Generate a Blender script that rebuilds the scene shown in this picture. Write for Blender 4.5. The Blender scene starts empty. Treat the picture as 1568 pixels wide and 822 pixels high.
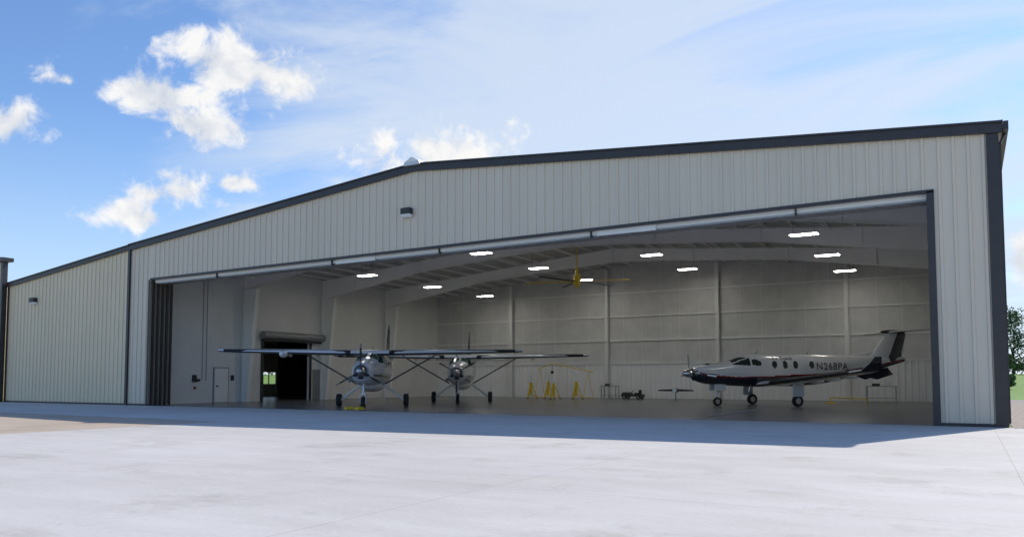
import bpy, math, random
import numpy as np
from mathutils import Vector, Matrix
random.seed(4); R_ = math.radians
scene = bpy.context.scene
COL = scene.collection
scene.view_settings.view_transform = 'Standard'
try: scene.view_settings.look = 'None'
except Exception: pass
scene.view_settings.exposure = 0

# ---------------------------------------------------------------- materials
def mat(name, col, rough=0.6, metal=0.0, namt=0.0, nscale=3.0, bump=0.0, bscale=40.0, emit=None, estr=0, stretch=None, coat=0.0, col2=None):
    m = bpy.data.materials.new(name); m.use_nodes = True
    nt = m.node_tree; b = nt.nodes['Principled BSDF']
    b.inputs['Base Color'].default_value = (*col, 1); b.inputs['Roughness'].default_value = rough
    b.inputs['Metallic'].default_value = metal
    if coat: b.inputs['Coat Weight'].default_value = coat
    if emit: b.inputs['Emission Color'].default_value = (*emit, 1); b.inputs['Emission Strength'].default_value = estr
    tc = nt.nodes.new('ShaderNodeTexCoord')
    src = tc.outputs['Object']
    if stretch:
        mp = nt.nodes.new('ShaderNodeMapping'); mp.inputs['Scale'].default_value = stretch
        nt.links.new(src, mp.inputs['Vector']); src = mp.outputs['Vector']
    if namt or col2:
        n = nt.nodes.new('ShaderNodeTexNoise'); n.inputs['Scale'].default_value = nscale; n.inputs['Detail'].default_value = 4; n.inputs['Roughness'].default_value = 0.62
        nt.links.new(src, n.inputs['Vector'])
        rp = nt.nodes.new('ShaderNodeValToRGB')
        c2 = col2 if col2 else tuple(min(1, c * (1 + namt)) for c in col)
        c1 = col if col2 else tuple(c * (1 - namt) for c in col)
        rp.color_ramp.elements[0].position = 0.32; rp.color_ramp.elements[0].color = (*c1, 1)
        rp.color_ramp.elements[1].position = 0.68; rp.color_ramp.elements[1].color = (*c2, 1)
        nt.links.new(n.outputs['Fac'], rp.inputs['Fac']); nt.links.new(rp.outputs['Color'], b.inputs['Base Color'])
    if bump:
        n2 = nt.nodes.new('ShaderNodeTexNoise'); n2.inputs['Scale'].default_value = bscale; n2.inputs['Detail'].default_value = 3
        nt.links.new(src, n2.inputs['Vector'])
        bp = nt.nodes.new('ShaderNodeBump'); bp.inputs['Strength'].default_value = bump; bp.inputs['Distance'].default_value = 0.02
        nt.links.new(n2.outputs['Fac'], bp.inputs['Height']); nt.links.new(bp.outputs['Normal'], b.inputs['Normal'])
    return m

M_SIDE = mat('siding_beige', (0.70, 0.61, 0.485), 0.42, 0, 0.03, 0.7, stretch=(1.2, 1, 0.15))
M_SIDE2 = mat('siding_beige_lit', (0.75, 0.635, 0.45), 0.42, 0, 0.03, 0.7, stretch=(1.2, 1, 0.15))  # same beige siding, brighter and yellower: the annex's lit look painted in
M_TRIM = mat('trim_charcoal', (0.036, 0.032, 0.034), 0.4, 0, 0.12, 3)
M_INT = mat('interior_paint', (0.76, 0.755, 0.74), 0.55, 0, 0.04, 0.8)
M_VINYL = mat('insulation_vinyl', (0.62, 0.615, 0.60), 0.45, 0, 0.09, 0.9, bump=0.9, bscale=1.6)
M_CEIL = mat('ceiling_insulation', (0.50, 0.495, 0.48), 0.5, 0, 0.08, 0.9, bump=0.7, bscale=1.6)
M_STEEL = mat('steel_painted_white', (0.85, 0.845, 0.83), 0.5, 0, 0.03, 1.0)
M_ROOF = mat('roof_galvalume', (0.6, 0.6, 0.6), 0.4, 0.5, 0.05, 2)
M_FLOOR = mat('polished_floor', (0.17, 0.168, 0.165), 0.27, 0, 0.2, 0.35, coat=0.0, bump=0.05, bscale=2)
M_DARK = mat('dark_grey', (0.03, 0.03, 0.032), 0.5, 0, 0.15, 5)
M_BLACK = mat('black_rubber', (0.012, 0.012, 0.013), 0.7, 0, 0.2, 8)
M_LAMP = mat('lamp_diffuser', (0.9, 0.9, 0.85), 0.4, 0, 0.01, 2, emit=(1, 0.96, 0.88), estr=30)
M_YEL = mat('yellow_paint', (0.78, 0.55, 0.03), 0.4, 0, 0.1, 5)
M_RED = mat('red_paint', (0.25, 0.02, 0.015), 0.4, 0, 0.1, 5)
M_GREY = mat('grey_metal', (0.32, 0.33, 0.34), 0.4, 0.5, 0.1, 5)
M_WHITEP = mat('aircraft_white', (0.76, 0.77, 0.78), 0.2, 0, 0.02, 2, coat=0.5)
M_SILV = mat('aircraft_silver', (0.66, 0.66, 0.665), 0.2, 0.0, 0.03, 2, coat=0.5)
M_NAVY = mat('aircraft_navy', (0.015, 0.017, 0.03), 0.2, 0, 0.1, 2, coat=0.5)
M_BURG = mat('aircraft_burgundy', (0.16, 0.012, 0.015), 0.2, 0, 0.1, 2, coat=0.5)
M_GLASS = mat('cockpit_glass', (0.018, 0.03, 0.03), 0.06, 0, 0.1, 2, coat=0.5)
M_GREENGLASS = mat('cockpit_glass_green', (0.02, 0.07, 0.055), 0.06, 0, 0.1, 2, coat=0.5)
M_WING = mat('wing_underside_shade', (0.10, 0.105, 0.12), 0.35, 0, 0.06, 2)  # shadow under wings and tailplane put into the colour
M_CHROME = mat('polished_metal', (0.6, 0.6, 0.6), 0.2, 0.9, 0.03, 3)
M_GRAVEL = mat('gravel', (0.16, 0.135, 0.12), 0.9, 0, 0, 9.0, bump=1, bscale=12, col2=(0.40, 0.35, 0.31))
M_GRASS = mat('grass', (0.10, 0.21, 0.025), 0.9, 0, 0, 0.6, bump=1, bscale=6, col2=(0.19, 0.31, 0.045))
M_TAN = mat('tan_pavement', (0.42, 0.335, 0.25), 0.85, 0, 0, 0.5, bump=0.4, bscale=30, col2=(0.53, 0.435, 0.34))
M_LEAF = mat('foliage', (0.035, 0.075, 0.016), 0.7, 0, 0, 0.9, col2=(0.11, 0.19, 0.045))
M_BARK = mat('bark', (0.07, 0.055, 0.04), 0.9, 0, 0.3, 6)

def concrete():
    m = bpy.data.materials.new('apron_concrete'); m.use_nodes = True
    nt = m.node_tree; N = nt.nodes; L = nt.links; b = N['Principled BSDF']; b.inputs['Roughness'].default_value = 0.8
    tc = N.new('ShaderNodeTexCoord')
    def noise(s, d, r=0.6, sc=None):
        n = N.new('ShaderNodeTexNoise'); n.inputs['Scale'].default_value = s; n.inputs['Detail'].default_value = d; n.inputs['Roughness'].default_value = r
        if sc:
            mp = N.new('ShaderNodeMapping'); mp.inputs['Scale'].default_value = sc; L.new(tc.outputs['Object'], mp.inputs['Vector']); L.new(mp.outputs['Vector'], n.inputs['Vector'])
        else: L.new(tc.outputs['Object'], n.inputs['Vector'])
        return n.outputs['Fac']
    def mth(op, a, bb=None):
        n = N.new('ShaderNodeMath'); n.operation = op
        for i, v in enumerate((a, bb)):
            if v is None: continue
            if isinstance(v, (int, float)): n.inputs[i].default_value = v
            else: L.new(v, n.inputs[i])
        return n.outputs[0]
    big = noise(0.16, 4); mid = noise(0.9, 6, 0.7, (0.5, 1.6, 1)); fine = noise(14, 4)
    f = mth('ADD', mth('MULTIPLY', big, 0.45), mth('ADD', mth('MULTIPLY', mid, 0.35), mth('MULTIPLY', fine, 0.20)))
    rp = N.new('ShaderNodeValToRGB'); L.new(f, rp.inputs['Fac'])
    rp.color_ramp.elements[0].position = 0.38; rp.color_ramp.elements[0].color = (0.50, 0.465, 0.425, 1)
    rp.color_ramp.elements[1].position = 0.60; rp.color_ramp.elements[1].color = (0.635, 0.603, 0.565, 1)
    sp = N.new('ShaderNodeSeparateXYZ'); L.new(tc.outputs['Object'], sp.inputs[0])
    def line(s, off):
        q = mth('ADD', mth('DIVIDE', mth('ADD', s, off), 6.1), 500.0)
        fr = mth('ABSOLUTE', mth('SUBTRACT', mth('FRACT', q), 0.5))
        return mth('GREATER_THAN', fr, 0.5 - 0.0012)
    j = mth('MAXIMUM', line(sp.outputs[0], -0.6), line(sp.outputs[1], -27.3))
    mx = N.new('ShaderNodeMixRGB'); mx.blend_type = 'MULTIPLY'; L.new(mth('MULTIPLY', j, 0.5), mx.inputs[0]); L.new(rp.outputs['Color'], mx.inputs[1]); mx.inputs[2].default_value = (0.45, 0.43, 0.4, 1)
    st = noise(0.55, 6, 0.75); st2 = mth('MULTIPLY', mth('MAXIMUM', mth('SUBTRACT', st, 0.54), 0), 3.0)
    mx2 = N.new('ShaderNodeMixRGB'); mx2.blend_type = 'MULTIPLY'; L.new(st2, mx2.inputs[0]); L.new(mx.outputs[0], mx2.inputs[1]); mx2.inputs[2].default_value = (0.6, 0.56, 0.5, 1)
    L.new(mx2.outputs[0], b.inputs['Base Color'])
    bp = N.new('ShaderNodeBump'); bp.inputs['Strength'].default_value = 0.25; bp.inputs['Distance'].default_value = 0.01
    L.new(fine, bp.inputs['Height']); L.new(bp.outputs[0], b.inputs['Normal'])
    return m
M_CONC = concrete()

# ---------------------------------------------------------------- mesh helpers
def empty(name, loc=(0, 0, 0), rz=0):
    e = bpy.data.objects.new(name, None); e.location = loc; e.rotation_euler = (0, 0, rz); COL.objects.link(e); return e

class MB:
    def __init__(s): s.v = []; s.f = []; s.m = []; s.mats = []
    def mi(s, mt):
        if mt not in s.mats: s.mats.append(mt)
        return s.mats.index(mt)
    def poly(s, pts, mt):
        b = len(s.v); s.v += [tuple(p) for p in pts]; s.f.append(tuple(range(b, b + len(pts)))); s.m.append(s.mi(mt))
    def add(s, vs, fs, mt):
        b = len(s.v); s.v += [tuple(p) for p in vs]; k = s.mi(mt)
        for f in fs: s.f.append(tuple(b + i for i in f)); s.m.append(k)
    def hexa(s, p, mt):
        s.add(p, [(0, 3, 2, 1), (4, 5, 6, 7), (0, 1, 5, 4), (1, 2, 6, 5), (2, 3, 7, 6), (3, 0, 4, 7)], mt)
    def box(s, x0, x1, y0, y1, z0, z1, mt):
        s.hexa([(x0, y0, z0), (x1, y0, z0), (x1, y1, z0), (x0, y1, z0), (x0, y0, z1), (x1, y0, z1), (x1, y1, z1), (x0, y1, z1)], mt)
    def cyl(s, p0, p1, r0, r1=None, mt=None, n=14):
        if r1 is None: r1 = r0
        p0 = Vector(p0); p1 = Vector(p1); d = (p1 - p0).normalized()
        a = d.orthogonal().normalized(); c = d.cross(a)
        vs = []
        for p, r in ((p0, r0), (p1, r1)):
            for i in range(n):
                t = 2 * math.pi * i / n; vs.append(p + a * math.cos(t) * r + c * math.sin(t) * r)
        fs = [(i, (i + 1) % n, n + (i + 1) % n, n + i) for i in range(n)]
        fs += [tuple(range(n))[::-1], tuple(range(n, 2 * n))]
        s.add(vs, fs, mt)
    def ell(s, c, r, mt, nu=20, nv=12):
        vs = []; fs = []
        for j in range(nv + 1):
            ph = math.pi * j / nv
            for i in range(nu):
                t = 2 * math.pi * i / nu
                vs.append((c[0] + r[0] * math.cos(ph), c[1] + r[1] * math.sin(ph) * math.cos(t), c[2] + r[2] * math.sin(ph) * math.sin(t)))
        for j in range(nv):
            for i in range(nu):
                fs.append((j * nu + i, j * nu + (i + 1) % nu, (j + 1) * nu + (i + 1) % nu, (j + 1) * nu + i))
        s.add(vs, fs, mt)
    def wheel(s, c, r, w, mt=M_BLACK, hub=M_GREY, axis='y'):
        prof = [(-.5, .55), (-.5, .82), (-.38, .95), (-.18, 1.0), (.18, 1.0), (.38, .95), (.5, .82), (.5, .55)]
        n = 28; vs = []; fs = []
        for i in range(n):
            t = 2 * math.pi * i / n
            for (a, q) in prof: vs.append((c[0] + math.cos(t) * q * r, c[1] + a * w, c[2] + math.sin(t) * q * r))
        k = len(prof)
        for i in range(n):
            for j in range(k - 1): fs.append((i * k + j, i * k + j + 1, ((i + 1) % n) * k + j + 1, ((i + 1) % n) * k + j))
        s.add(vs, fs, mt)
        s.cyl((c[0], c[1] - w * .4, c[2]), (c[0], c[1] + w * .4, c[2]), r * .56, r * .56, hub, 20)
    def obj(s, name, parent=None, smooth=False, bevel=0):
        me = bpy.data.meshes.new(name); me.from_pydata(s.v, [], s.f)
        for m in s.mats: me.materials.append(m)
        me.polygons.foreach_set('material_index', s.m)
        me.update(); 
        o = bpy.data.objects.new(name, me); COL.objects.link(o)
        if parent: o.parent = parent
        if smooth:
            me.polygons.foreach_set('use_smooth', [True] * len(me.polygons))
            try:
                me.set_sharp_from_angle(angle=R_(35))
            except Exception: pass
        if bevel:
            md = o.modifiers.new('b', 'BEVEL'); md.width = bevel; md.segments = 2; md.limit_method = 'ANGLE'
        return o

# ---------------------------------------------------------------- hangar numbers
YF = 27.8; YB = 57.9; XL = -41.7; XR = 1.0; XLL = -54.6
RX = [-54.6, -41.7, -21.2, 1.0]; RZ = [7.80, 9.19, 11.04, 9.21]
def roof(x): return float(np.interp(x, RX, RZ))
OX0, OX1 = -39.8, -0.94
def head(x): return 7.06 + (x - OX0) / (OX1 - OX0) * 0.25

def ribs(x0, x1):
    P = 0.40; out = []; n = int((x1 - x0) / P) + 1
    for i in range(n):
        for dx, dy in ((0, 0), (.27, 0), (.285, -.045), (.365, -.045), (.38, 0)):
            x = x0 + i * P + dx
            if x < x1: out.append((x, dy))
    out.append((x1, 0)); return out
def siding(name, x0, x1, zb, zt, y, mt, parent, brk=()):
    b = MB(); pr = ribs(x0, x1)
    vs = []; fs = []
    for x, dy in pr: vs += [(x, y + dy, zb(x)), (x, y + dy, zt(x))]
    for i in range(len(pr) - 1): fs.append((2 * i, 2 * i + 2, 2 * i + 3, 2 * i + 1))
    b.add(vs, fs, mt); return b.obj(name, parent)

H = empty('aircraft_hangar')
rt = lambda x: roof(x) - 0.12
siding('gable_siding', OX0, OX1, lambda x: head(x) + 0.05, rt, YF, M_SIDE, H)
siding('right_front_panel', OX1, XR - 0.05, lambda x: 0.10, rt, YF, M_SIDE, H)
siding('left_front_panel', XL + 0.05, OX0, lambda x: 0.10, rt, YF, M_SIDE, H)
siding('annex_siding', XLL, XL - 0.07, lambda x: 0.10, rt, YF, M_SIDE2, H)

tr = MB()
def sloped(x0, x1, y0, y1, a, b_, mt, fn=roof, B=tr):
    xs = [x0] + [q for q in RX if x0 < q < x1] + [x1]
    for u, v in zip(xs[:-1], xs[1:]):
        B.hexa([(u, y0, fn(u) + a), (v, y0, fn(v) + a), (v, y1, fn(v) + a), (u, y1, fn(u) + a),
                (u, y0, fn(u) + b_), (v, y0, fn(v) + b_), (v, y1, fn(v) + b_), (u, y1, fn(u) + b_)], mt)
sloped(XL, XR + 0.10, YF - 0.16, YF - 0.05, -0.30, 0.0, M_TRIM)
sloped(XL, XR + 0.12, YF - 0.22, YF + 0.05, 0.0, 0.06, M_TRIM)
sloped(XLL, XL, YF - 0.15, YF - 0.05, -0.27, -0.03, M_TRIM)
sloped(XLL, XL, YF - 0.2, YF + 0.05, -0.03, 0.03, M_TRIM)
tr.box(XL - 0.09, XL + 0.09, YF - 0.12, YF - 0.047, 0, roof(XL) - 0.1, M_TRIM)
tr.box(XR - 0.33, XR + 0.0, YF - 0.1, YF + 0.1, 0, roof(XR) - 0.3, M_TRIM)
tr.box(XLL - 0.02, XLL + 0.1, YF - 0.09, YF - 0.047, 0, roof(XLL) - 0.27, M_TRIM)
tr.box(OX1 - 0.05, OX1 + 0.16, YF - 0.07, YF + 0.75, 0, head(OX1) + 0.05, M_TRIM)
tr.box(OX0 - 0.12, OX0, YF - 0.07, YF - 0.047, 0, head(OX0), M_TRIM)
sloped(OX0, OX1 + 0.16, YF - 0.07, YF + 0.1, 0.0, 0.1, M_TRIM, head)
tr.box(XL + .09, OX0 - .12, YF - .06, YF + .05, 0, .1, M_TRIM); tr.box(OX1 + .16, XR - .33, YF - .06, YF + .05, 0, .1, M_TRIM)
tr.box(XLL + .1, XL - .09, YF - .06, YF + .05, 0, .1, M_TRIM)
tr.obj('trim', H)
g = MB()
g.box(XR + 0.125, XR + 0.26, YF - 0.2, YB, roof(XR) - 0.24, roof(XR) + 0.02, M_TRIM)
g.box(XR + 0.002, XR + 0.07, YF + 0.3, YF + 0.42, 0.1, roof(XR) - 0.5, M_TRIM)
g.hexa([(XR + .002, YF + .3, 8.68), (XR + .07, YF + .3, 8.68), (XR + .07, YF + .42, 8.68), (XR + .002, YF + .42, 8.68),
        (XR + .13, YF + .3, 8.98), (XR + .22, YF + .3, 8.98), (XR + .22, YF + .42, 8.98), (XR + .13, YF + .42, 8.98)], M_TRIM)
g.obj('gutter_and_downspout', H)
sh = MB()
sh.box(XR - 0.08, XR - 0.002, YF + 0.1, YB, 0, roof(XR) - 0.2, M_SIDE)
sh.box(XR - 0.25, XR - 0.1, YF + 0.1, YB, 0, roof(XR) - 0.3, M_INT)
def gable(y, z0, x0, x1, mt, off, B, th=0.1):
    xs = [x0] + [q for q in RX if x0 < q < x1] + [x1]
    for u, v in zip(xs[:-1], xs[1:]):
        B.hexa([(u, y, z0), (v, y, z0), (v, y + th, z0), (u, y + th, z0), (u, y, roof(u) - off), (v, y, roof(v) - off), (v, y + th, roof(v) - off), (u, y + th, roof(u) - off)], mt)
gable(YB + 0.12, 0, XLL, XR, M_SIDE, 0.2, sh)
for a in ((YF + .04, 49.2, 0, 7.55), (51.0, YB + .1, 0, 7.55), (49.2, 51.0, 0, 1.1), (49.2, 51.0, 2.15, 7.55)):
    sh.box(XLL, XLL + 0.12, *a, M_SIDE)
for yy in (49.2, 50.05, 50.9): sh.box(XLL + .03, XLL + .1, yy, yy + .1, 1.1, 2.15, M_GREY)
sh.obj('outer_walls', H)
rf = MB()
sloped(XLL, XR + 0.12, YF + 0.052, YB + 0.3, -0.08, 0.03, M_ROOF, roof, rf)
for i in range(95):
    x = XLL + 0.6 * i
    if x < XR: sloped(x, x + .05, YF + .06, YB + .3, .032, .08, M_ROOF, roof, rf)
rf.obj('roof', H)
rc = MB()
rc.hexa([(-21.65, YF - .3, 10.98), (-20.75, YF - .3, 10.98), (-20.75, YF + 1.2, 10.98), (-21.65, YF + 1.2, 10.98), (-21.6, YF - .3, 11.14), (-20.8, YF - .3, 11.14), (-20.8, YF + 1.2, 11.14), (-21.6, YF + 1.2, 11.14)], M_ROOF)
rc.hexa([(-21.6, YF - .3, 11.14), (-20.8, YF - .3, 11.14), (-20.8, YF + 1.2, 11.14), (-21.6, YF + 1.2, 11.14), (-21.25, YF - .3, 11.34), (-21.15, YF - .3, 11.34), (-21.15, YF + 1.2, 11.34), (-21.25, YF + 1.2, 11.34)], M_STEEL)
rc.obj('ridge_cap', H)

ce = MB(); sloped(XLL + .12, XR - .1, YF + .05, YB, -0.27, -0.22, M_CEIL, roof, ce)
x = XL + 0.9
while x < XR - 0.3:
    ce.box(x, x + 0.07, YF + .3, YB, roof(x) - 0.46, roof(x) - 0.30, M_STEEL); x += 1.5
ce.obj('ceiling_and_purlins', H)
DX = [-41.5, -40.3, -32.5, -25, -21.2, -17.4, -9.5, -0.4, 0.8]; DD = [1.35, 1.3, 0.72, 0.8, 0.95, 0.8, 0.72, 1.3, 1.35]
def rbot(x): return roof(x) - 0.46 - float(np.interp(x, DX, DD))
fr = MB(); frames = [28.9, 35.9, 43.2, 50.5]
for fy in frames:
    for u, v in zip(DX[:-1], DX[1:]):
        def seg(za0, zb0, za1, zb1, w):
            fr.hexa([(u, fy - w, za0), (v, fy - w, za1), (v, fy + w, za1), (u, fy + w, za0), (u, fy - w, zb0), (v, fy - w, zb1), (v, fy + w, zb1), (u, fy + w, zb0)], M_STEEL)
        d = 0.6 if fy < 30 else 0
        a0, a1 = rbot(u) + d, rbot(v) + d
        b0, b1 = roof(u) - .47, roof(v) - .47
        seg(a0, a0 + .03, a1, a1 + .03, .14); seg(a0 + .03, b0, a1 + .03, b1, .015); seg(b0, b0 + .02, b1, b1 + .02, .14)
    for sx in (-38, -32.5, -27, -21.2, -15.5, -9.5, -4.5):
        fr.box(sx - .012, sx + .012, fy - .12, fy + .12, rbot(sx) + .04 + (.6 if fy < 30 else 0), roof(sx) - .48, M_STEEL)
    if fy > 30:
        for sgn, xo in ((1, -41.45), (-1, 0.72)):
            w0, w1 = 0.5 * sgn, 1.25 * sgn; zt = rbot(xo)
            def pr(xa0, xb0, xa1, xb1, w):
                P = [(xa0, fy - w, 0), (xb0, fy - w, 0), (xb0, fy + w, 0), (xa0, fy + w, 0), (xa1, fy - w, zt), (xb1, fy - w, zt), (xb1, fy + w, zt), (xa1, fy + w, zt)]
                fr.hexa(P, M_STEEL)
            pr(xo, xo + .03 * sgn, xo, xo + .03 * sgn, .15)
            pr(xo + w0 - .03 * sgn, xo + w0, xo + w1 - .03 * sgn, xo + w1, .15)
            pr(xo + .03 * sgn, xo + w0 - .03 * sgn, xo + .03 * sgn, xo + w1 - .03 * sgn, .015)
            fr.hexa([(min(xo, xo + w1), fy - .15, zt), (max(xo, xo + w1), fy - .15, zt), (max(xo, xo + w1), fy + .15, zt), (min(xo, xo + w1), fy + .15, zt),
                     (min(xo, xo + w1), fy - .15, zt + .03), (max(xo, xo + w1), fy - .15, zt + .03), (max(xo, xo + w1), fy + .15, zt + .03), (min(xo, xo + w1), fy + .15, zt + .03)], M_STEEL)
fr.obj('rigid_frames', H)
br = MB()
for (xa, xb) in ((-37, -31), (-31, -25), (-17, -11), (-11, -5)):
    for (p, q) in ((35.9, 43.2), (43.2, 35.9)):
        br.cyl((xa, p, roof(xa) - .6), (xb, q, roof(xb) - .6), .015, .015, M_STEEL, 6)
for xa in (-36, -28, -14, -6): br.cyl((xa, 29.5, roof(xa) - .55), (xa, YB, roof(xa) - .55), .03, .03, M_STEEL, 6)
br.obj('roof_bracing', H)

bw = MB()
gable(YB, 2.75, XL + .1, XR - .1, M_VINYL, .25, bw, .06)
for z in (4.55, 6.45, 8.3):
    x0, x1 = XL + .2, XR - .2
    if z > 8: x0, x1 = -40, -.5
    bw.box(x0, x1, YB - .09, YB - .002, z, z + .06, M_STEEL)
    bw.box(x0, x1, YB - .09, YB - .075, z - .06, z, M_INT)
bw.box(XL + .1, XR - .1, YB - .14, YB + .02, 2.7, 2.78, M_STEEL)
for cx in (-33.6, -24.8, -15.95, -7.1):
    bw.box(cx - .13, cx + .13, YB - .42, YB - .40, 0, roof(cx) - .5, M_INT)
    bw.box(cx - .012, cx + .012, YB - .40, YB - .15, 0, roof(cx) - .5, M_STEEL)
    bw.box(cx - .13, cx + .13, YB - .15, YB - .13, 0, roof(cx) - .5, M_STEEL)
x = XL + 1.5
while x < XR: bw.box(x, x + .02, YB - .012, YB - .001, 2.8, roof(x) - .4, M_STEEL); x += 1.52
bw.obj('back_wall', H)
siding('back_wall_liner', XL + .1, XR - .1, lambda x: 0.02, lambda x: 2.7, YB - .03, M_STEEL, H)

lw = MB(); X0, X1 = XL - .02, XL + .18
for a in ((YF + .1, 37.6, 0, 8.9), (41.95, YB, 0, 8.9), (37.6, 41.95, 4.3, 8.9)):
    lw.box(X0, X1, *a, M_INT)
for yy in (31.0, 33.4, 35.2, 46.5, 54): lw.box(X1 + .001, X1 + .012, yy, yy + .03, 0, 8.7, M_STEEL)
lw.box(X1, X1 + .1, 37.42, 37.6, 0, 4.35, M_TRIM); lw.box(X1, X1 + .1, 41.95, 42.1, 0, 4.35, M_TRIM)
lw.cyl((X1 + .3, 37.3, 4.5), (X1 + .3, 43.0, 4.5), .27, .27, M_GREY, 20)
lw.box(X1 + .01, X1 + .3, 37.4, 42.9, 4.1, 4.3, M_DARK)
lw.box(X1, X1 + .05, 33.55, 34.75, 0, 2.25, M_GREY); lw.box(X1 + .05, X1 + .08, 33.63, 34.67, 0.02, 2.18, M_STEEL)
lw.box(X1 + .08, X1 + .14, 33.75, 33.85, 1.0, 1.1, M_DARK)
lw.box(X1, X1 + .05, 42.3, 43.0, 0, 2.2, M_GREY)
for (ya, yb, za, zb) in ((32.0, 32.25, 1.3, 1.75), (32.3, 32.5, 1.35, 1.5), (30.3, 30.4, 1.4, 1.5), (29.4, 29.5, 1.4, 1.5), (34.95, 35.1, 1.4, 1.75)):
    lw.box(X1, X1 + .12, ya, yb, za, zb, M_DARK)
for yy in (29.45, 30.35, 32.7, 33.0): lw.cyl((X1 + .03, yy, 1.4), (X1 + .03, yy, 8.5), .02, .02, M_GREY, 8)
lw.ell((X1 + .15, 32.1, 0.95), (.1, .07, .1), M_RED)
lw.obj('partition_wall', H)
ax = MB()
ax.box(-54.4, -42.0, 37.2, 37.3, 0, 7.4, M_GREY); ax.box(-54.4, -42.0, 36.6, 57.5, 4.9, 5.0, M_GREY)
ax.box(-46.5, -44.2, 52.6, 53.4, 0.0, 2.0, M_DARK); ax.box(-53.9, -53.2, 44.0, 48.0, 0.0, 1.0, M_GREY)
ax.box(-54.45, -54.4, 37.3, 49.1, 0, 4.9, M_DARK); ax.box(-54.45, -54.4, 51.1, 57.5, 0, 4.9, M_DARK)
ax.obj('annex_partitions', H)

dl = MB()
for i in range(5):
    y = YF + .17 + i * .29
    dl.box(OX0 - 1.75, OX0 - .06, y, y + .06, .05, 7.0, M_SIDE)
    dl.box(OX0 - .06, OX0 + .02, y - .02, y + .1, .02, 7.02, M_TRIM)
    dl.box(OX0 - .66, OX0 - .58, y - .015, y, .1, 7.0, M_SIDE)
dl.obj('sliding_door_leaves', H)
tk = MB()
for i in range(3):
    sloped(OX0 + .1, OX1 - .05, YF + .2 + i * .42, YF + .36 + i * .42, -.14 + .02 * i, .25, M_STEEL, head, tk)
    sloped(OX0 + .1, OX1 - .05, YF + .24 + i * .42, YF + .30 + i * .42, -.2 + .02 * i, -.14 + .02 * i, M_GREY, head, tk)
sloped(OX0 + .1, OX1 - .05, YF + .12, YF + 1.5, .26, .32, M_INT, head, tk)
for xx in (-26.0, -12.4): tk.box(xx, xx + 2.4, YF + .12, YF + .19, head(xx) - .2, head(xx) + .02, M_STEEL)
for xx in (-34.5, -26.3, -20.0, -12.7, -5): tk.box(xx, xx + .05, YF + .12, YF + .3, head(xx) - .22, head(xx), M_DARK)
xs = [OX0] + [-21.2] + [OX1]
for u, v in zip(xs[:-1], xs[1:]):
    tk.hexa([(u, YF + .06, head(u) + .1), (v, YF + .06, head(v) + .1), (v, YF + .1, head(v) + .1), (u, YF + .1, head(u) + .1), (u, YF + .06, roof(u) - .3), (v, YF + .06, roof(v) - .3), (v, YF + .1, roof(v) - .3), (u, YF + .1, roof(u) - .3)], M_VINYL)
tk.obj('door_head_tracks', H)

lp = MB()
for (lx, lz, ys) in ((-34.1, 8.3, (39.6, 46.9, 54.2)), (-25.2, 9.05, (39.6, 46.9, 54.2)), (-17.1, 9.3, (46.9, 54.2)), (-6.7, 8.45, (39.6, 46.9, 54.2))):
    for ly in ys:
        lp.box(lx - .68, lx + .68, ly - .3, ly + .3, lz, lz + .08, M_STEEL)
        lp.box(lx - .62, lx + .62, ly - .25, ly + .25, lz - .02, lz - .001, M_LAMP)
        for q in (-.5, .5): lp.cyl((lx + q, ly, lz + .08), (lx + q, ly, roof(lx) - .4), .01, .01, M_GREY, 5)
lp.obj('high_bay_lights', H)
dv = MB()
for (a, b, c) in ((-29.5, 31.2, 8.2), (-21.0, 31, 9.0), (-14.5, 31.5, 8.4), (-6, 32, 8.0), (-37.5, 33, 7.6)):
    dv.cyl((a, b, c), (a, b, c + .18), .16, .1, M_STEEL, 12); dv.cyl((a, b, c + .18), (a, b, roof(a) - .4), .02, .02, M_GREY, 6)
dv.obj('ceiling_devices', H)

def wall_light(x, z):
    b = MB()
    b.box(x - .25, x + .25, YF - .3, YF - .05, z + .02, z + .3, M_DARK)
    b.hexa([(x - .25, YF - .2, z - .12), (x + .25, YF - .2, z - .12), (x + .25, YF - .05, z - .12), (x - .25, YF - .05, z - .12),
            (x - .25, YF - .3, z + .02), (x + .25, YF - .3, z + .02), (x + .25, YF - .05, z + .02), (x - .25, YF - .05, z + .02)], M_STEEL)
    return b.obj('wall_light_fixture', H, bevel=.01)
wall_light(-21.55, 8.8); wall_light(-51.4, 6.35)

cf = MB(); fx, fy, fz = -22.3, 46.9, 7.95
cf.cyl((fx, fy, fz), (fx, fy, 10.7), .04, .04, M_YEL, 8); cf.cyl((fx, fy, fz - .12), (fx, fy, fz + .45), .26, .2, M_YEL, 18); cf.cyl((fx, fy, fz + .45), (fx, fy, fz + .8), .12, .12, M_YEL, 12)
for i in range(6):
    t = R_(60 * i + 12); c, s_ = math.cos(t), math.sin(t)
    def P(r, w, z): return (fx + c * r - s_ * w, fy + s_ * r + c * w, fz + z)
    cf.hexa([P(.2, -.09, -.02), P(3.5, -.07, -.02), P(3.5, .07, .03), P(.2, .09, .03), P(.2, -.09, 0), P(3.5, -.07, 0), P(3.5, .07, .05), P(.2, .09, .05)], M_DARK if i % 3 else M_YEL)
cf.cyl((fx, fy + .0, fz - .45), (fx, fy, fz - .12), .05, .22, M_YEL, 12)
cf.obj('ceiling_fan', None, smooth=True)

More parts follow.
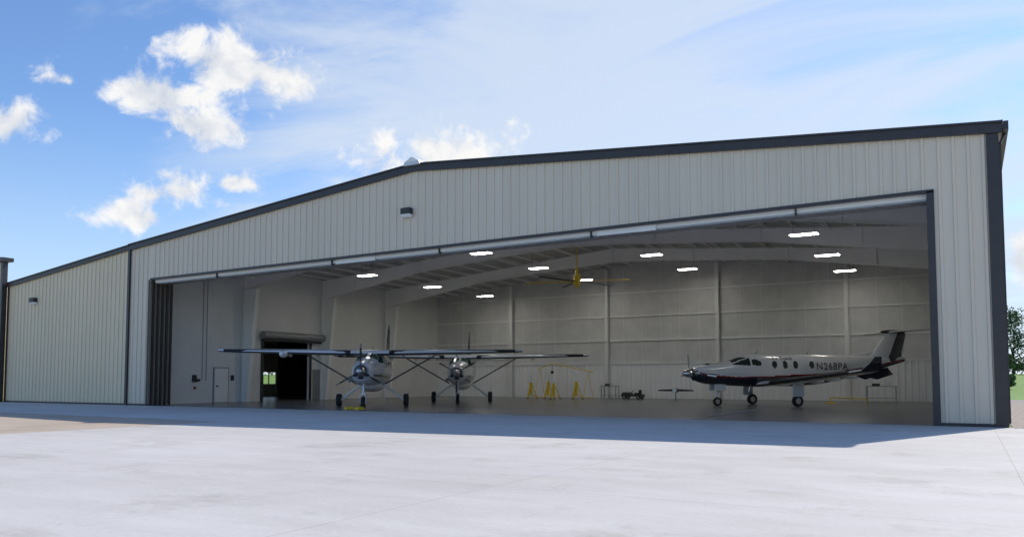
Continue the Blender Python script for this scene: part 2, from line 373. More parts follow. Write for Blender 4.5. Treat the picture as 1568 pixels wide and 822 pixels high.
# ---------------------------------------------------------------- ground
gr = MB(); n = 90; S = 900; vs = []; fs = []
def gz(x, y):
    d = math.hypot(x + 10, y - 20); t = max(0, min(1, (d - 58) / 75)); return -0.03 + 2.5 * t * t * (3 - 2 * t)
for i in range(n + 1):
    for j in range(n + 1):
        a = (i / n * 2 - 1); b2 = (j / n * 2 - 1)
        xx = math.copysign(abs(a) ** 1.7, a) * S; yy = math.copysign(abs(b2) ** 1.7, b2) * S + 20
        vs.append((xx, yy, gz(xx, yy) if (yy > 20 or abs(xx) > 100) else -0.03))
for i in range(n):
    for j in range(n): k = i * (n + 1) + j; fs.append((k, k + n + 1, k + n + 2, k + 1))
gr.add(vs, fs, M_GRASS); gr.obj('ground', smooth=True)
def sheet(name, pts, z, mt):
    b = MB(); b.poly([(p[0], p[1], z) for p in pts], mt); return b.obj(name)
sheet('concrete_apron', [(-22, -50), (40, -50), (40, 27.3), (-56, 27.3), (-56, 19.5), (-22, 18.2)], 0.0, M_CONC)
sheet('threshold_slab', [(-56, 27.3), (1.1, 27.3), (1.1, YF), (-56, YF)], 0.0, M_CONC)
sheet('tan_pavement', [(-90, -50), (-22, -50), (-22, 18.2), (-56, 19.5), (-90, 19.5)], -0.004, M_TAN)
sheet('gravel_strip', [(-90, 19.5), (-56, 19.5), (-56, 27.7), (-90, 27.7)], -0.006, M_GRAVEL)
sheet('gravel_yard', [(1.1, 27.3), (30, 27.3), (30, 68), (1.1, 68)], -0.006, M_GRAVEL)
sheet('walkway', [(2.0, 31.7), (26, 31.7), (26, 34.4), (2.0, 34.4)], 0.0, M_CONC)
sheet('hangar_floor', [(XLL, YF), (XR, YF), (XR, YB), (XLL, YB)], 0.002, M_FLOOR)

nb = empty('neighbor_hangar'); b = MB()
siding('front_siding', -78, -54.75, lambda x: .05, lambda x: 9.2, 27.5, M_SIDE2, nb)
b.box(-78, -54.75, 27.56, 27.75, 0, 9.2, M_SIDE2); b.box(-78, -62, 27.75, 44, 0, 8.4, M_SIDE2)
b.box(-54.9, -54.66, 27.38, 27.7, 0, 9.2, M_TRIM)
b.hexa([(-78.3, 27.2, 9.2), (-54.35, 27.2, 9.2), (-54.35, 27.9, 9.2), (-78.3, 27.9, 9.2), (-78.3, 27.2, 11.3), (-54.35, 27.2, 9.45), (-54.35, 27.9, 9.45), (-78.3, 27.9, 11.3)], M_TRIM)
b.obj('walls_and_roof', nb)

# ---------------------------------------------------------------- aircraft
def smooth_keys(keys, n, k=5):
    a = np.array(keys, float); a = a[a[:, 0].argsort()]
    xs = np.linspace(a[0, 0], a[-1, 0], n); out = [xs]
    for c in range(1, a.shape[1]):
        v = np.interp(xs, a[:, 0], a[:, c])
        pad = np.pad(v, (k, k), 'edge')
        v2 = np.convolve(pad, np.ones(2 * k + 1) / (2 * k + 1), 'valid')
        w = np.clip(np.minimum(np.arange(n), np.arange(n)[::-1]) / (k), 0, 1)
        out.append(v * (1 - w) + v2 * w)
    return np.stack(out, 1)
def fuselage(name, keys, matfn, mats, parent, n=300, seg=120, ex=2.4):
    K = smooth_keys(keys, n, 7); vs = []; fs = []; mi = []
    for (x, zc, hw, hh) in K:
        for i in range(seg):
            t = 2 * math.pi * i / seg; c, s_ = math.cos(t), math.sin(t)
            vs.append((x, hw * math.copysign(abs(c) ** (2 / ex), c), zc + hh * math.copysign(abs(s_) ** (2 / ex), s_)))
    for j in range(n - 1):
        for i in range(seg):
            f = (j * seg + i, j * seg + (i + 1) % seg, (j + 1) * seg + (i + 1) % seg, (j + 1) * seg + i)
            c = [sum(vs[q][k] for q in f) / 4 for k in range(3)]
            fs.append(f); mi.append(matfn(*c))
    fs.append(tuple(range(seg))); mi.append(0); fs.append(tuple((n - 1) * seg + i for i in range(seg))[::-1]); mi.append(0)
    me = bpy.data.meshes.new(name); me.from_pydata(vs, [], fs)
    for m in mats: me.materials.append(m)
    me.polygons.foreach_set('material_index', mi); me.polygons.foreach_set('use_smooth', [True] * len(fs)); me.update()
    o = bpy.data.objects.new(name, me); COL.objects.link(o); o.parent = parent
    return K
AF = [(0, 0), (.02, .028), (.08, .052), (.2, .07), (.35, .075), (.55, .062), (.75, .038), (1, .003), (1, -.003), (.75, -.02), (.5, -.034), (.25, -.04), (.08, -.032), (.02, -.018)]
def wing(B, st, mt, mtb=None, vertical=False, thick=1.0, tipmat=None):
    """st: (span, x_le, chord, offset)  x forward; chord extends aft"""
    n = len(AF); vs = []
    for (sp, xl, ch, off) in st:
        for (u, w) in AF:
            X = xl - u * ch; W = w * ch * thick
            vs.append((X, off + W, sp) if vertical else (X, sp, off + W))
    for j in range(len(st) - 1):
        for i in range(n):
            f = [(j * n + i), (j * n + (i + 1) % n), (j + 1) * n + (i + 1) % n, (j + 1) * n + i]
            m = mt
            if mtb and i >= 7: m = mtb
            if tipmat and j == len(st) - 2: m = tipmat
            B.add([vs[q] for q in f], [(0, 1, 2, 3)], m)
    for j in (0, len(st) - 1): B.add([vs[j * n + i] for i in range(n)], [tuple(range(n))], mt)
def blade(B, c, ang, r0, r1, mt, wid=.2, feather=.8, tip=None):
    s_, co = math.sin(ang), math.cos(ang)
    prof = [(0, .25), (.15, .5), (.45, 1.0), (.8, .95), (.95, .6), (1, .3)]
    for k in range(len(prof) - 1):
        P = []
        for (q, w) in (prof[k], prof[k + 1]):
            r = r0 + (r1 - r0) * q; w *= wid / 2; tw = feather * (1 - .25 * q)
            dx, dt = math.sin(tw) * w, math.cos(tw) * w
            for sg in (-1, 1):
                for th in (-.012, .012):
                    P.append((c[0] + sg * dx + th * math.cos(tw), c[1] + co * r - s_ * (sg * dt - th * math.sin(tw)), c[2] + s_ * r + co * (sg * dt - th * math.sin(tw))))
        B.hexa([P[0], P[2], P[3], P[1], P[4], P[6], P[7], P[5]], tip if (tip and k >= 3) else mt)

def caravan(loc, rz, seed=0, pod=True):
    E = empty('high_wing_airplane', loc, rz)
    keys = [(4.42, 1.82, .36, .34), (4.3, 1.80, .45, .45), (3.8, 1.78, .54, .57), (3.0, 1.79, .64, .66), (2.2, 1.83, .73, .72), (1.9, 1.88, .76, .78), (1.3, 1.98, .80, .88), (0, 1.98, .81, .88),
            (-2.2, 2.0, .80, .86), (-4, 2.14, .60, .68), (-6, 2.42, .34, .42), (-7.5, 2.66, .15, .25), (-8.0, 2.72, .06, .16)]
    def mf(x, y, z):
        if 1.25 < x < 2.2 and z > 2.3 - (2.2 - x) * .05 and abs(y) > .035 and not (abs(y) > .66 and x < 1.45): return 1
        if .45 < x < 1.2 and 2.08 < z < 2.6 and abs(y) > .5: return 1
        for wx in (-.3, -1.1, -1.9, -2.7, -3.4):
            if ((x - wx) / .27) ** 4 + ((z - 2.32) / .2) ** 4 < 1 and abs(y) > .3: return 1
        if 1.58 < z < 1.66 + .02 * (4.5 - x) and x < 3.9: return 2
        return 0
    fuselage('fuselage', keys, mf, [M_WHITEP, M_GREENGLASS, M_NAVY], E)
    B = MB()
    for s in (1, -1):
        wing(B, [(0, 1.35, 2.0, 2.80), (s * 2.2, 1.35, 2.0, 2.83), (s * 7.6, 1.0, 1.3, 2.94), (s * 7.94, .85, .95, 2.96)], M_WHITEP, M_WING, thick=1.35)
        bt = [(s * 1.0, 1.362, 1.36, 2.815), (s * 7.6, 1.010, 1.0, 2.94)]
        pts = []
        for (sp, xl, q, off) in bt:
            ch = 2.0 if abs(sp) < 2 else 1.3
            pts.append([(xl - u * ch, sp, off + w_ * ch * 1.42) for (u, w_) in ((.07, .052), (.02, .03), (0, 0), (.02, -.02), (.07, -.032))])
        for i in range(4): B.add([pts[0][i], pts[0][i + 1], pts[1][i + 1], pts[1][i]], [(0, 1, 2, 3)], M_BLACK)
        wing_s = [Vector((.75, s * .74, 1.22)), Vector((.6, s * 3.4, 2.76))]
        d = (wing_s[1] - wing_s[0]); up = Vector((0, -d.z * s, d.y * s)).normalized() * .035; fw = Vector((.11, 0, 0))
        P = []
        for q in wing_s: P += [q - fw - up, q + fw - up, q + fw + up, q - fw + up]
        B.hexa(P, M_DARK)
        for fyy in (1.6, 3.0, 4.5): B.ell((-.45, s * fyy, 2.74), (.45, .05, .08), M_WHITEP)
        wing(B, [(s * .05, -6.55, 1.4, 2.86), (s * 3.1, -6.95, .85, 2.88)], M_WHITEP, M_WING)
        for a, c in (((0.05, s * .55, 1.18), (0.0, s * 1.25, .72)), ((0.0, s * 1.25, .72), (0, s * 1.66, .36))):
            B.cyl(a, c, .075, .055, M_WHITEP, 10)
        B.wheel((0, s * 1.78, .36), .36, .25)
        B.box(-.14, .14, s * 1.78 - .15, s * 1.78 + .15, .70, .73, M_WHITEP)
        B.ell((.5, s * 7.96, 2.96), (.12, .04, .04), M_RED if s > 0 else M_GLASS)
        B.ell((4.33, s * .27, 1.66), (.13, .13, .10), M_BLACK)
        B.cyl((3.9, s * .45, 1.55), (3.4, s * .68, 1.40), .09, .10, M_GREY, 12)
    B.ell((4.34, 0, 1.52), (.12, .2, .07), M_BLACK)
    B.cyl((4.3, 0, 1.84), (4.46, 0, 1.84), .30, .28, M_DARK, 24)
    B.ell((4.46, 0, 1.84), (.44, .24, .24), M_CHROME)
    for k in range(3): blade(B, (4.55, 0, 1.84), R_(90 + 120 * k + seed * 60), .2, 1.33, M_DARK, .16, 1.35, M_GREY)
    B.cyl((3.35, 0, 1.2), (3.55, 0, .36), .06, .045, M_CHROME, 12)
    for s in (1, -1): B.box(3.38, 3.66, s * .135 - .015, s * .135 + .015, .28, .74, M_WHITEP)
    B.box(3.4, 3.64, -.14, .14, .70, .75, M_WHITEP)
    B.wheel((3.55, 0, .31), .31, .2)
    B.cyl((3.5, 0, .72), (3.2, 0, 1.15), .03, .03, M_GREY, 8)
    B.ell((.0, 0, 1.07), (2.9, .52, .28), M_WHITEP, 24, 16)
    wing(B, [(2.75, -5.9, 2.1, 0), (3.1, -6.25, 1.75, 0), (4.62, -7.15, 1.0, 0), (4.7, -7.3, .75, 0)], M_NAVY, None, True)
    wing(B, [(2.7, -4.2, 3.0, 0), (3.05, -6.0, 1.5, 0)], M_WHITEP, None, True, .5)
    B.cyl((-7.6, 0, 4.7), (-7.6, 0, 4.95), .05, .02, M_DARK, 8)
    if pod:
        B.ell((1.45, -4.4, 2.76), (.5, .2, .2), M_WHITEP)
    B.cyl((.2, 0, 2.95), (.0, 0, 3.25), .02, .01, M_DARK, 6); B.cyl((1.4, 5.5, 2.82), (1.85, 5.5, 2.8), .02, .015, M_GREY, 6)
    B.obj('airframe', E, smooth=True)
    return E
hz = math.atan2(-.840, .543)
caravan((-27.6, 32.6, 0.004), hz)
c2 = caravan((-27.7, 41.3, 0.004), hz + R_(-3), 1, False)
ck = MB()
for dx in (-.35, .35): ck.hexa([(-25.9 + dx - .1, 29.0, .003), (-25.9 + dx + .1, 29.0, .003), (-25.9 + dx + .1, 29.5, .003), (-25.9 + dx - .1, 29.5, .003), (-25.9 + dx - .02, 29.0, .14), (-25.9 + dx + .02, 29.0, .14), (-25.9 + dx + .02, 29.5, .14), (-25.9 + dx - .02, 29.5, .14)], M_YEL)
ck.box(-26.2, -25.6, 29.2, 29.24, .05, .09, M_YEL)
ck.obj('wheel_chocks')

def turboprop(loc, rz):
    E = empty('low_wing_turboprop_airplane', loc, rz)
    keys = [(4.86, 1.78, .27, .27), (4.7, 1.75, .37, .40), (4.2, 1.72, .48, .50), (3.4, 1.74, .60, .60), (2.7, 1.80, .68, .68), (2.35, 1.86, .72, .76), (1.7, 1.95, .77, .88), (.8, 1.98, .79, .91),
            (-1.5, 1.98, .79, .90), (-3, 2.03, .73, .83), (-5, 2.2, .5, .62), (-6.8, 2.42, .28, .42), (-8.2, 2.6, .11, .22), (-8.7, 2.64, .04, .12)]
    sx = [-8.5, -6, -3, -1, .5, 2.5, 4, 4.8]; sz = [2.55, 2.10, 1.72, 1.64, 1.56, 1.50, 1.62, 1.80]
    def mf(x, y, z):
        t = np.interp(x, sx, sz)
        if 1.72 < x < 2.75 and z > 2.20 + (x - 1.7) * .05 and z < 2.66 and abs(y) > .03 and not (abs(abs(y) - .5) < .03): return 1
        if 1.1 < x < 1.64 and 2.22 < z < 2.55 - max(0, (1.35 - x)) * .5 and abs(y) > .4: return 1
        for wx in (.3, -.35, -1.0, -2.02):
            if (abs(x - wx) / .15) ** 2.6 + (abs(z - 2.27) / .2) ** 2.6 < 1 and abs(y) > .3: return 1
        if z < t: return 2
        if z < t + .09 and x < 4.6: return 3
        return 0
    K = fuselage('fuselage', keys, mf, [M_SILV, M_GLASS, M_NAVY, M_BURG], E)
    B = MB()
    for s in (1, -1):
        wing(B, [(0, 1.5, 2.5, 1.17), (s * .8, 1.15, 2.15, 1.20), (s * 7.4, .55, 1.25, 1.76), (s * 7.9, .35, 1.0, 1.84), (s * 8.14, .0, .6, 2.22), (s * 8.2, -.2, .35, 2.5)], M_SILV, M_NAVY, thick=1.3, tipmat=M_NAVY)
        # black leading-edge boots
        bt = [(s * 1.4, 1.107, 2.07, 1.251), (s * 7.3, .571, 1.26, 1.751)]
        pts = [[(xl - u * ch, sp_, off + w_ * ch * 1.4) for (u, w_) in ((.08, .052), (.02, .03), (0, 0), (.02, -.02), (.08, -.032))] for (sp_, xl, ch, off) in bt]
        for i in range(4): B.add([pts[0][i], pts[0][i + 1], pts[1][i + 1], pts[1][i]], [(0, 1, 2, 3)], M_BLACK)
        for fyy in (2.6, 4.0, 5.3): B.ell((-1.0, s * fyy, 1.12 + fyy * .085), (.5, .06, .11), M_WHITEP)
        B.cyl((.0, s * 2.2, 1.3), (.12, s * 2.26, .75), .07, .06, M_CHROME, 12); B.cyl((.12, s * 2.26, .75), (-.12, s * 2.26, .30), .05, .05, M_GREY, 10)
        B.cyl((.05, s * 2.24, .9), (-.15, s * 2.26, .32), .035, .035, M_CHROME, 8)
        B.box(-.3, .35, s * 2.52 - .015, s * 2.52 + .015, .55, 1.25, M_WHITEP)
        B.wheel((-.08, s * 2.26, .31), .31, .22, hub=M_CHROME)
        wing(B, [(0, -7.55, 1.25, 4.2), (s * 2.55, -8.0, .75, 4.22), (s * 2.62, -8.15, .5, 4.22)], M_SILV, M_NAVY)
        B.cyl((4.15, s * .40, 1.70), (3.75, s * .66, 1.62), .11, .13, M_CHROME, 14)
        B.hexa([(-5.2, s * .18, 1.75), (-7.4, s * .12, 2.15), (-7.4, s * .15, 2.15), (-5.2, s * .21, 1.75), (-6.4, s * .5, 1.45), (-7.5, s * .45, 1.75), (-7.5, s * .47, 1.75), (-6.4, s * .52, 1.45)], M_NAVY)
    wing(B, [(2.5, -5.6, 2.7, 0), (3.0, -6.5, 2.1, 0), (4.15, -7.45, 1.35, 0)], M_SILV, None, True, 1.1)
    wing(B, [(2.5, -7.2, 1.2, 0), (4.15, -8.1, .72, 0)], M_NAVY, None, True, 2.2)
    wing(B, [(2.75, -3.9, 3.0, 0), (3.05, -6.3, 1.4, 0)], M_SILV, None, True, .5)
    B.ell((-7.95, 0, 4.22), (.85, .12, .13), M_NAVY)
    B.ell((4.95, 0, 1.78), (.48, .23, .23), M_CHROME)
    B.cyl((4.8, 0, 1.78), (4.92, 0, 1.78), .28, .26, M_DARK, 24)
    B.ell((4.72, 0, 1.46), (.14, .2, .09), M_BLACK)
    for k in range(4): blade(B, (5.02, 0, 1.78), R_(8 + 90 * k), .2, 1.05, M_GREY, .10, 0.5)
    B.cyl((3.2, 0, 1.25), (3.45, 0, .5), .06, .05, M_CHROME, 12); B.cyl((3.45, 0, .55), (3.35, 0, .25), .04, .04, M_CHROME, 10)
    B.cyl((3.0, 0, 1.2), (3.35, 0, .7), .03, .03, M_GREY, 8)
    B.wheel((3.38, 0, .25), .25, .17, hub=M_CHROME)
    for s in (1, -1): B.box(3.0, 3.7, s * .3 - .012, s * .3 + .012, .85, 1.2, M_SILV)
    B.ell((.65, -7.3, 1.78), (.6, .16, .17), M_SILV)
    B.cyl((1.0, 0, 2.85), (.85, 0, 3.1), .03, .01, M_DARK, 6); B.cyl((-2.2, 0, 2.85), (-2.35, 0, 3.1), .03, .01, M_DARK, 6)
    B.obj('airframe', E, smooth=True)
    def surf(x, z):
        zc, hw, hh = [float(np.interp(x, K[:, 0], K[:, c])) for c in (1, 2, 3)]
        q = min(.98, abs((z - zc) / hh)); return hw * (1 - q ** 2.4) ** (1 / 2.4)
    def text(body, x0, z0, size, side, nm, shear=0):
        cu = bpy.data.curves.new(nm, 'FONT'); cu.body = body; cu.size = size; cu.shear = shear; cu.space_character = 1.15; cu.offset = .003
        ob = bpy.data.objects.new(nm + '_src', cu); COL.objects.link(ob); bpy.context.view_layer.update()
        dg = bpy.context.evaluated_depsgraph_get()
        me = bpy.data.meshes.new_from_object(ob.evaluated_get(dg)); bpy.data.objects.remove(ob)
        for v in me.vertices:
            a, c = v.co.x, v.co.y
            X = x0 - a if side > 0 else x0 + a
            Z = z0 + c; v.co = (X, side * (surf(X, Z) + .02), Z)
        me.materials.clear(); me.materials.append(M_NAVY)
        o = bpy.data.objects.new(nm, me); COL.objects.link(o); o.parent = E
    text('N268PA', -2.3, 2.0, .56, 1, 'registration_number'); text('N268PA', -4.4, 2.0, .56, -1, 'registration_number_right')
    text('Air Travis', .45, 2.53, .27, 1, 'cabin_lettering', .35)
    return E
turboprop((-9.5, 45.2, 0.004), math.atan2(-.69, -.72))

# ---------------------------------------------------------------- hangar equipment
def jack(x, y, h, name='tripod_jack'):
    b = MB()
    b.cyl((x, y, .25), (x, y, h * .7), .12, .12, M_YEL, 10); b.cyl((x, y, h * .7), (x, y, h), .045, .045, M_CHROME, 8)
    for k in range(3):
        t = R_(120 * k + 30); b.cyl((x + .5 * math.cos(t), y + .5 * math.sin(t), .05), (x, y, h * .72), .04, .04, M_YEL, 8)
        b.cyl((x + .5 * math.cos(t), y + .5 * math.sin(t), .12), (x, y, .35), .03, .03, M_YEL, 8); b.cyl((x + .5 * math.cos(t), y + .5 * math.sin(t), .003), (x + .5 * math.cos(t), y + .5 * math.sin(t), .07), .08, .08, M_DARK, 8)
    b.obj(name)
jack(-29.5, 53.6, 1.8); jack(-28.2, 54.0, 1.9); jack(-27.4, 53.4, 1.7); jack(-25.8, 54.0, 1.9)
b = MB()
b.cyl((-29.5, 54.9, 2.3), (-28.3, 54.9, 2.75), .035, .035, M_YEL, 8); b.cyl((-28.3, 54.9, 2.75), (-24.8, 54.9, 2.05), .035, .035, M_YEL, 8)
for xx, zz in ((-29.4, 2.3), (-25.2, 2.1)):
    for q in (-.5, .5): b.cyl((xx + q * .4, 54.9 + q, .04), (xx, 54.9, zz), .02, .02, M_YEL, 8)
    b.cyl((xx - .2, 54.4, .08), (xx + .2, 55.4, .08), .03, .03, M_YEL, 8)
b.cyl((-28.3, 54.9, 2.7), (-28.3, 54.9, 2.1), .015, .015, M_DARK, 6); b.box(-28.4, -28.2, 54.85, 54.95, 1.95, 2.15, M_DARK)
b.obj('engine_hoist')
def bench(x, y, w, d, h):
    b = MB(); b.box(x - w / 2, x + w / 2, y - d / 2, y + d / 2, h - .05, h, M_GREY)
    for sx_ in (-1, 1):
        for sy in (-1, 1): b.box(x + sx_ * (w / 2 - .05) - .025, x + sx_ * (w / 2 - .05) + .025, y + sy * (d / 2 - .05) - .025, y + sy * (d / 2 - .05) + .025, .003, h - .05, M_GREY)
    b.box(x - w / 2 + .08, x + w / 2 - .08, y - d / 2 + .06, y + d / 2 - .06, .25, .28, M_GREY)
    b.box(x - w * .3, x - w * .05, y - .1, y + .15, h, h + .16, M_DARK); b.cyl((x + w * .25, y, h), (x + w * .25, y, h + .2), .06, .06, M_WHITEP, 10)
    b.obj('workbench')
bench(-24.0, 56.3, 1.3, .7, 1.0); bench(-4.9, 55.8, 1.8, .7, 1.05)
b = MB(); tx, ty = -22.0, 56.0
b.box(tx - .8, tx + .8, ty - .4, ty + .4, .2, .38, M_DARK); b.hexa([(tx - .8, ty - .36, .38), (tx - .1, ty - .36, .38), (tx - .1, ty + .36, .38), (tx - .8, ty + .36, .38), (tx - .7, ty - .32, .52), (tx - .25, ty - .32, .52), (tx - .25, ty + .32, .52), (tx - .7, ty + .32, .52)], M_DARK)
b.box(tx + .2, tx + .6, ty - .25, ty + .25, .38, .48, M_BLACK); b.box(tx + .55, tx + .6, ty - .25, ty + .25, .48, .7, M_BLACK); b.cyl((tx - .15, ty, .4), (tx + .05, ty, .7), .02, .02, M_BLACK, 6)
b.box(tx - .82, tx - .8, ty - .3, ty + .3, .22, .34, M_RED)
for q in (-.55, .55):
    for s in (-1, 1): b.wheel((tx + q, ty + s * .4, .17), .165, .12)
b.obj('aircraft_tug', bevel=.01)
b = MB(); px_, py_ = -18.2, 54.6
for k in (-1, 1):
    b.hexa([(px_, py_ - .05, .62), (px_ + k * 1.3, py_ - .02, .64), (px_ + k * 1.3, py_ + .02, .64), (px_, py_ + .05, .62), (px_, py_ - .05, .8), (px_ + k * 1.3, py_ - .02, .74), (px_ + k * 1.3, py_ + .02, .74), (px_, py_ + .05, .8)], M_DARK)
b.cyl((px_, py_ - .3, .71), (px_, py_ + .1, .71), .16, .2, M_CHROME, 16); b.cyl((px_, py_, .05), (px_, py_, .6), .04, .04, M_GREY, 8)
b.box(px_ - .5, px_ + .5, py_ - .05, py_ + .05, .003, .06, M_GREY); b.box(px_ - .05, px_ + .05, py_ - .4, py_ + .4, .003, .055, M_GREY)
b.obj('propeller_on_stand', smooth=True)
b = MB()
b.box(-8.95, -8.65, 30.2, 38.5, .004, .012, M_DARK)
for i in range(40): b.box(-8.93, -8.67, 30.25 + i * .206, 30.31 + i * .206, .0125, .016, M_GREY)
b.obj('floor_drain_grate')
b = MB(); p, q = (-7.4, 51.6), (-5.4, 52.2)
b.cyl((p[0], p[1], .35), (q[0], q[1], .3), .035, .035, M_YEL, 8); b.cyl((p[0], p[1], .005), (p[0], p[1], .35), .035, .035, M_YEL, 8); b.cyl((q[0], q[1], .005), (q[0], q[1], .3), .035, .035, M_YEL, 8); b.box(-7.7, -7.1, 51.4, 51.8, .003, .08, M_YEL)
b.obj('yellow_tail_stand')

# ---------------------------------------------------------------- trees
def tree(B, x, y, z, h, r, n, rng):
    B.cyl((x, y, z - .2), (x, y, z + h * .45), .32, .16, M_BARK, 8)
    cl = []
    for k in range(30):
        t = rng.uniform(0, 6.283); rr = r * math.sqrt(rng.random()) * .85; zz = rng.uniform(.12, .97)
        lim = math.sin(math.pi * min(1, (zz * .95 + .05))) ** .6
        cl.append((x + rr * lim * math.cos(t), y + rr * lim * math.sin(t), z + h * zz, r * rng.uniform(.2, .42)))
        if k % 4 == 0: B.cyl((x, y, z + h * .3), cl[-1][:3], .1, .03, M_BARK, 5)
    vs = []; fs = []
    for k in range(n):
        c = rng.choice(cl); v = Vector((rng.gauss(0, 1), rng.gauss(0, 1), rng.gauss(0, .8))).normalized() * c[3] * (rng.random() ** .35)
        p = Vector(c[:3]) + v; a = Vector((rng.gauss(0, 1), rng.gauss(0, 1), rng.gauss(0, 1))).normalized(); b_ = a.orthogonal().normalized(); s = rng.uniform(.12, .28)
        i = len(vs); vs += [p - a * s, p + b_ * s * .6, p + a * s, p - b_ * s * .6]; fs.append((i, i + 1, i + 2, i + 3))
    B.add(vs, fs, M_LEAF)
rng = random.Random(7)
B = MB()
for k in range(14):
    x = 2.5 + k * 5.0 + rng.uniform(-1.2, 1.2); y = 150 + rng.uniform(-5, 12) ; tree(B, x, y, gz(x, y) - .8, rng.uniform(10.0, 11.5), rng.uniform(3.8, 4.8), 3200, rng)
B.obj('tree_line')
B = MB()
for k in range(14):
    x = -60 - rng.uniform(0, 60) ; y = 75 + k * 7 + rng.uniform(-3, 3); tree(B, x - 20, y, gz(x, y), rng.uniform(6, 8), rng.uniform(3.5, 4.5), 800, rng)
B.obj('background_trees')
B = MB(); tree(B, 3.35, 98, gz(3.35, 98), 4.2, 1.0, 3000, rng); B.obj('bush')

# ---------------------------------------------------------------- camera
cam = bpy.data.cameras.new('camera'); co = bpy.data.objects.new('camera', cam); COL.objects.link(co)
co.location = (0, 0, 1.4); co.rotation_euler = (R_(93.4), 0, R_(30.2)); cam.lens = 27.55; cam.sensor_width = 36; cam.shift_y = 0.0638
cam.clip_end = 4000; cam.clip_start = .1; scene.camera = co

# ---------------------------------------------------------------- light
sd = Vector((3.5, 9.8, 9.2)).normalized()
sun = bpy.data.lights.new('sun', 'SUN'); sun.energy = 4.3; sun.angle = R_(.5); sun.color = (1, .94, .86)
so = bpy.data.objects.new('sun', sun); COL.objects.link(so); so.rotation_euler = (-sd).to_track_quat('-Z', 'Y').to_euler()

w = bpy.data.worlds.new('World'); scene.world = w; w.use_nodes = True
nt = w.node_tree; N = nt.nodes; L = nt.links; bg = N['Background']
S = 0.14; bg.inputs['Strength'].default_value = S
sky = N.new('ShaderNodeTexSky'); sky.sky_type = 'NISHITA'; sky.sun_disc = False
sky.sun_elevation = math.asin(sd.z); sky.sun_rotation = math.atan2(sd.x, sd.y); sky.altitude = 200; sky.air_density = 1.0; sky.dust_density = .3; sky.ozone_density = 2.2
tc = N.new('ShaderNodeTexCoord'); D = tc.outputs['Generated']
def mth(op, a, b=None, c=None, clamp=False):
    n = N.new('ShaderNodeMath'); n.operation = op; n.use_clamp = clamp
    for i, v in enumerate((a, b, c)):
        if v is None: continue
        if isinstance(v, (int, float)): n.inputs[i].default_value = v
        else: L.new(v, n.inputs[i])
    return n.outputs[0]
def dot(v):
    n = N.new('ShaderNodeVectorMath'); n.operation = 'DOT_PRODUCT'; L.new(D, n.inputs[0]); n.inputs[1].default_value = v; return n.outputs['Value']
def noise(vec, s, d, r, dist=0, loc=(0, 0, 0), sc=(1, 1, 1), rot=(0, 0, 0)):
    mp = N.new('ShaderNodeMapping'); mp.inputs['Location'].default_value = loc; mp.inputs['Scale'].default_value = sc; mp.inputs['Rotation'].default_value = rot; L.new(vec, mp.inputs['Vector'])
    n = N.new('ShaderNodeTexNoise'); n.inputs['Scale'].default_value = s; n.inputs['Detail'].default_value = d; n.inputs['Roughness'].default_value = r; n.inputs['Distortion'].default_value = dist
    L.new(mp.outputs[0], n.inputs['Vector']); return n.outputs['Fac']
def smooth(v, a, b):
    n = N.new('ShaderNodeMapRange'); n.interpolation_type = 'SMOOTHSTEP'; L.new(v, n.inputs['Value']); n.inputs['From Min'].default_value = a; n.inputs['From Max'].default_value = b; return n.outputs['Result']
def mix(f, a, b):
    n = N.new('ShaderNodeMixRGB'); L.new(f, n.inputs[0])
    for i, v in ((1, a), (2, b)):
        if isinstance(v, tuple): n.inputs[i].default_value = (*v, 1)
        else: L.new(v, n.inputs[i])
    return n.outputs[0]
sp = N.new('ShaderNodeSeparateXYZ'); L.new(D, sp.inputs[0])
zz = mth('ADD', mth('MAXIMUM', sp.outputs[2], 0.0), 0.18)
cb = N.new('ShaderNodeCombineXYZ'); L.new(mth('DIVIDE', sp.outputs[0], zz), cb.inputs[0]); L.new(mth('DIVIDE', sp.outputs[1], zz), cb.inputs[1])
plane = cb.outputs[0]
c1 = noise(plane, 1.3, 7, .6, .8, (3.1, 1.7, 0), (1.0, 2.2, 1), (0, 0, .5))
c2_ = noise(plane, 0.4, 2, .5, 0, (7.0, 2.0, 0))
rightness = dot((math.sin(R_(-10)), math.cos(R_(-10)), .35))
veil = mth('ADD', mth('ADD', c1, mth('MULTIPLY', mth('SUBTRACT', c2_, .5), .7)), mth('MULTIPLY', mth('SUBTRACT', rightness, .88), 1.7))
vf = mth('MULTIPLY', smooth(veil, .36, .78), .78)
hz_ = mth('MULTIPLY', smooth(sp.outputs[2], .32, .0), .62)
V = 1 / S
tint = N.new('ShaderNodeMixRGB'); tint.blend_type = 'MULTIPLY'; tint.inputs[0].default_value = 1; L.new(sky.outputs[0], tint.inputs[1]); tint.inputs[2].default_value = (.92, 1.08, 1.28, 1)
col = mix(vf, tint.outputs[0], (.72 * V, .80 * V, .90 * V))
col = mix(hz_, col, (.64 * V, .77 * V, .92 * V))
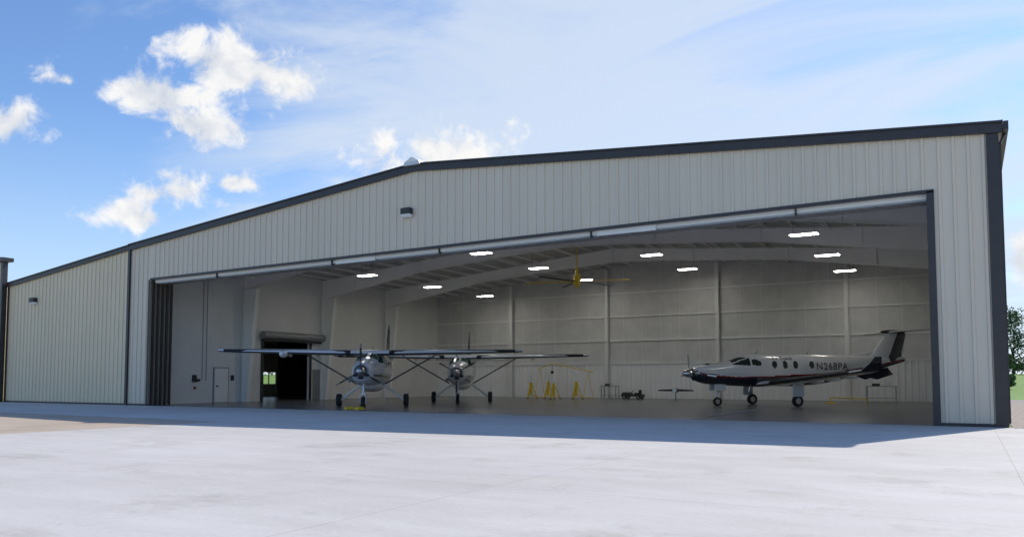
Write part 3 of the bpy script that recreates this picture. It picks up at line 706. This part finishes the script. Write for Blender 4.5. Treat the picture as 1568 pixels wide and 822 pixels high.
cl = [(-50.0, 20.8, 5.2, 2.6), (-55.0, 18.6, 5.4, 1.7), (-52.2, 17.0, 3.2, 2.2), (-47.6, 19.8, 2.4, 3.0), (-60.4, 18.6, 2.2, .8), (-63.8, 15.6, 2.4, 2.2), (-54.0, 12.5, 4.0, 1.9), (-56.7, 10.8, 3.2, 1.6), (-50.0, 13.4, 3.0, 1.1),
      (-35.0, 14.8, 7.0, 4.6), (-38.4, 14.2, 4.2, 3.0), (3.8, 7.4, 3.0, 2.6), (60, 10, 12, 4), (170, 12, 14, 5)]
E_ = None
for (az, el, wa, wb) in cl:
    a, e = R_(az), R_(el)
    rv = (math.cos(a), -math.sin(a), 0); uv = (-math.sin(a) * math.sin(e), -math.cos(a) * math.sin(e), math.cos(e)); dv_ = (math.sin(a) * math.cos(e), math.cos(a) * math.cos(e), math.sin(e))
    A = mth('DIVIDE', dot(rv), math.sin(R_(wa))); Bb = mth('DIVIDE', dot(uv), math.sin(R_(wb)))
    Bb = mth('MAXIMUM', Bb, mth('MULTIPLY', Bb, -1.35))
    q = mth('SUBTRACT', 1.0, mth('SQRT', mth('ADD', mth('MULTIPLY', A, A), mth('MULTIPLY', Bb, Bb))))
    q = mth('ADD', q, mth('MULTIPLY', mth('MINIMUM', dot(dv_), 0), 50))
    q = mth('MAXIMUM', q, -2.0)
    E_ = q if E_ is None else mth('MAXIMUM', E_, q)
n1 = noise(D, 20, 8, .6, .3)
n2 = noise(D, 20, 4, .57, .3, (-.10, -.18, -.30))
val = mth('ADD', E_, mth('MULTIPLY', mth('SUBTRACT', n1, .54), 3.4))
cov = smooth(val, -.08, .62)
shade = mth('ADD', .70, mth('MULTIPLY', mth('SUBTRACT', n1, n2), 2.4), None, True)
shade = mth('ADD', shade, mth('MULTIPLY', mth('SUBTRACT', .5, val), .25), None, True)
ccol = mix(shade, (.58 * V, .64 * V, .74 * V), (1.0 * V, .985 * V, .96 * V))
col = mix(mth('MULTIPLY', cov, .96), col, ccol)
L.new(col, bg.inputs['Color'])
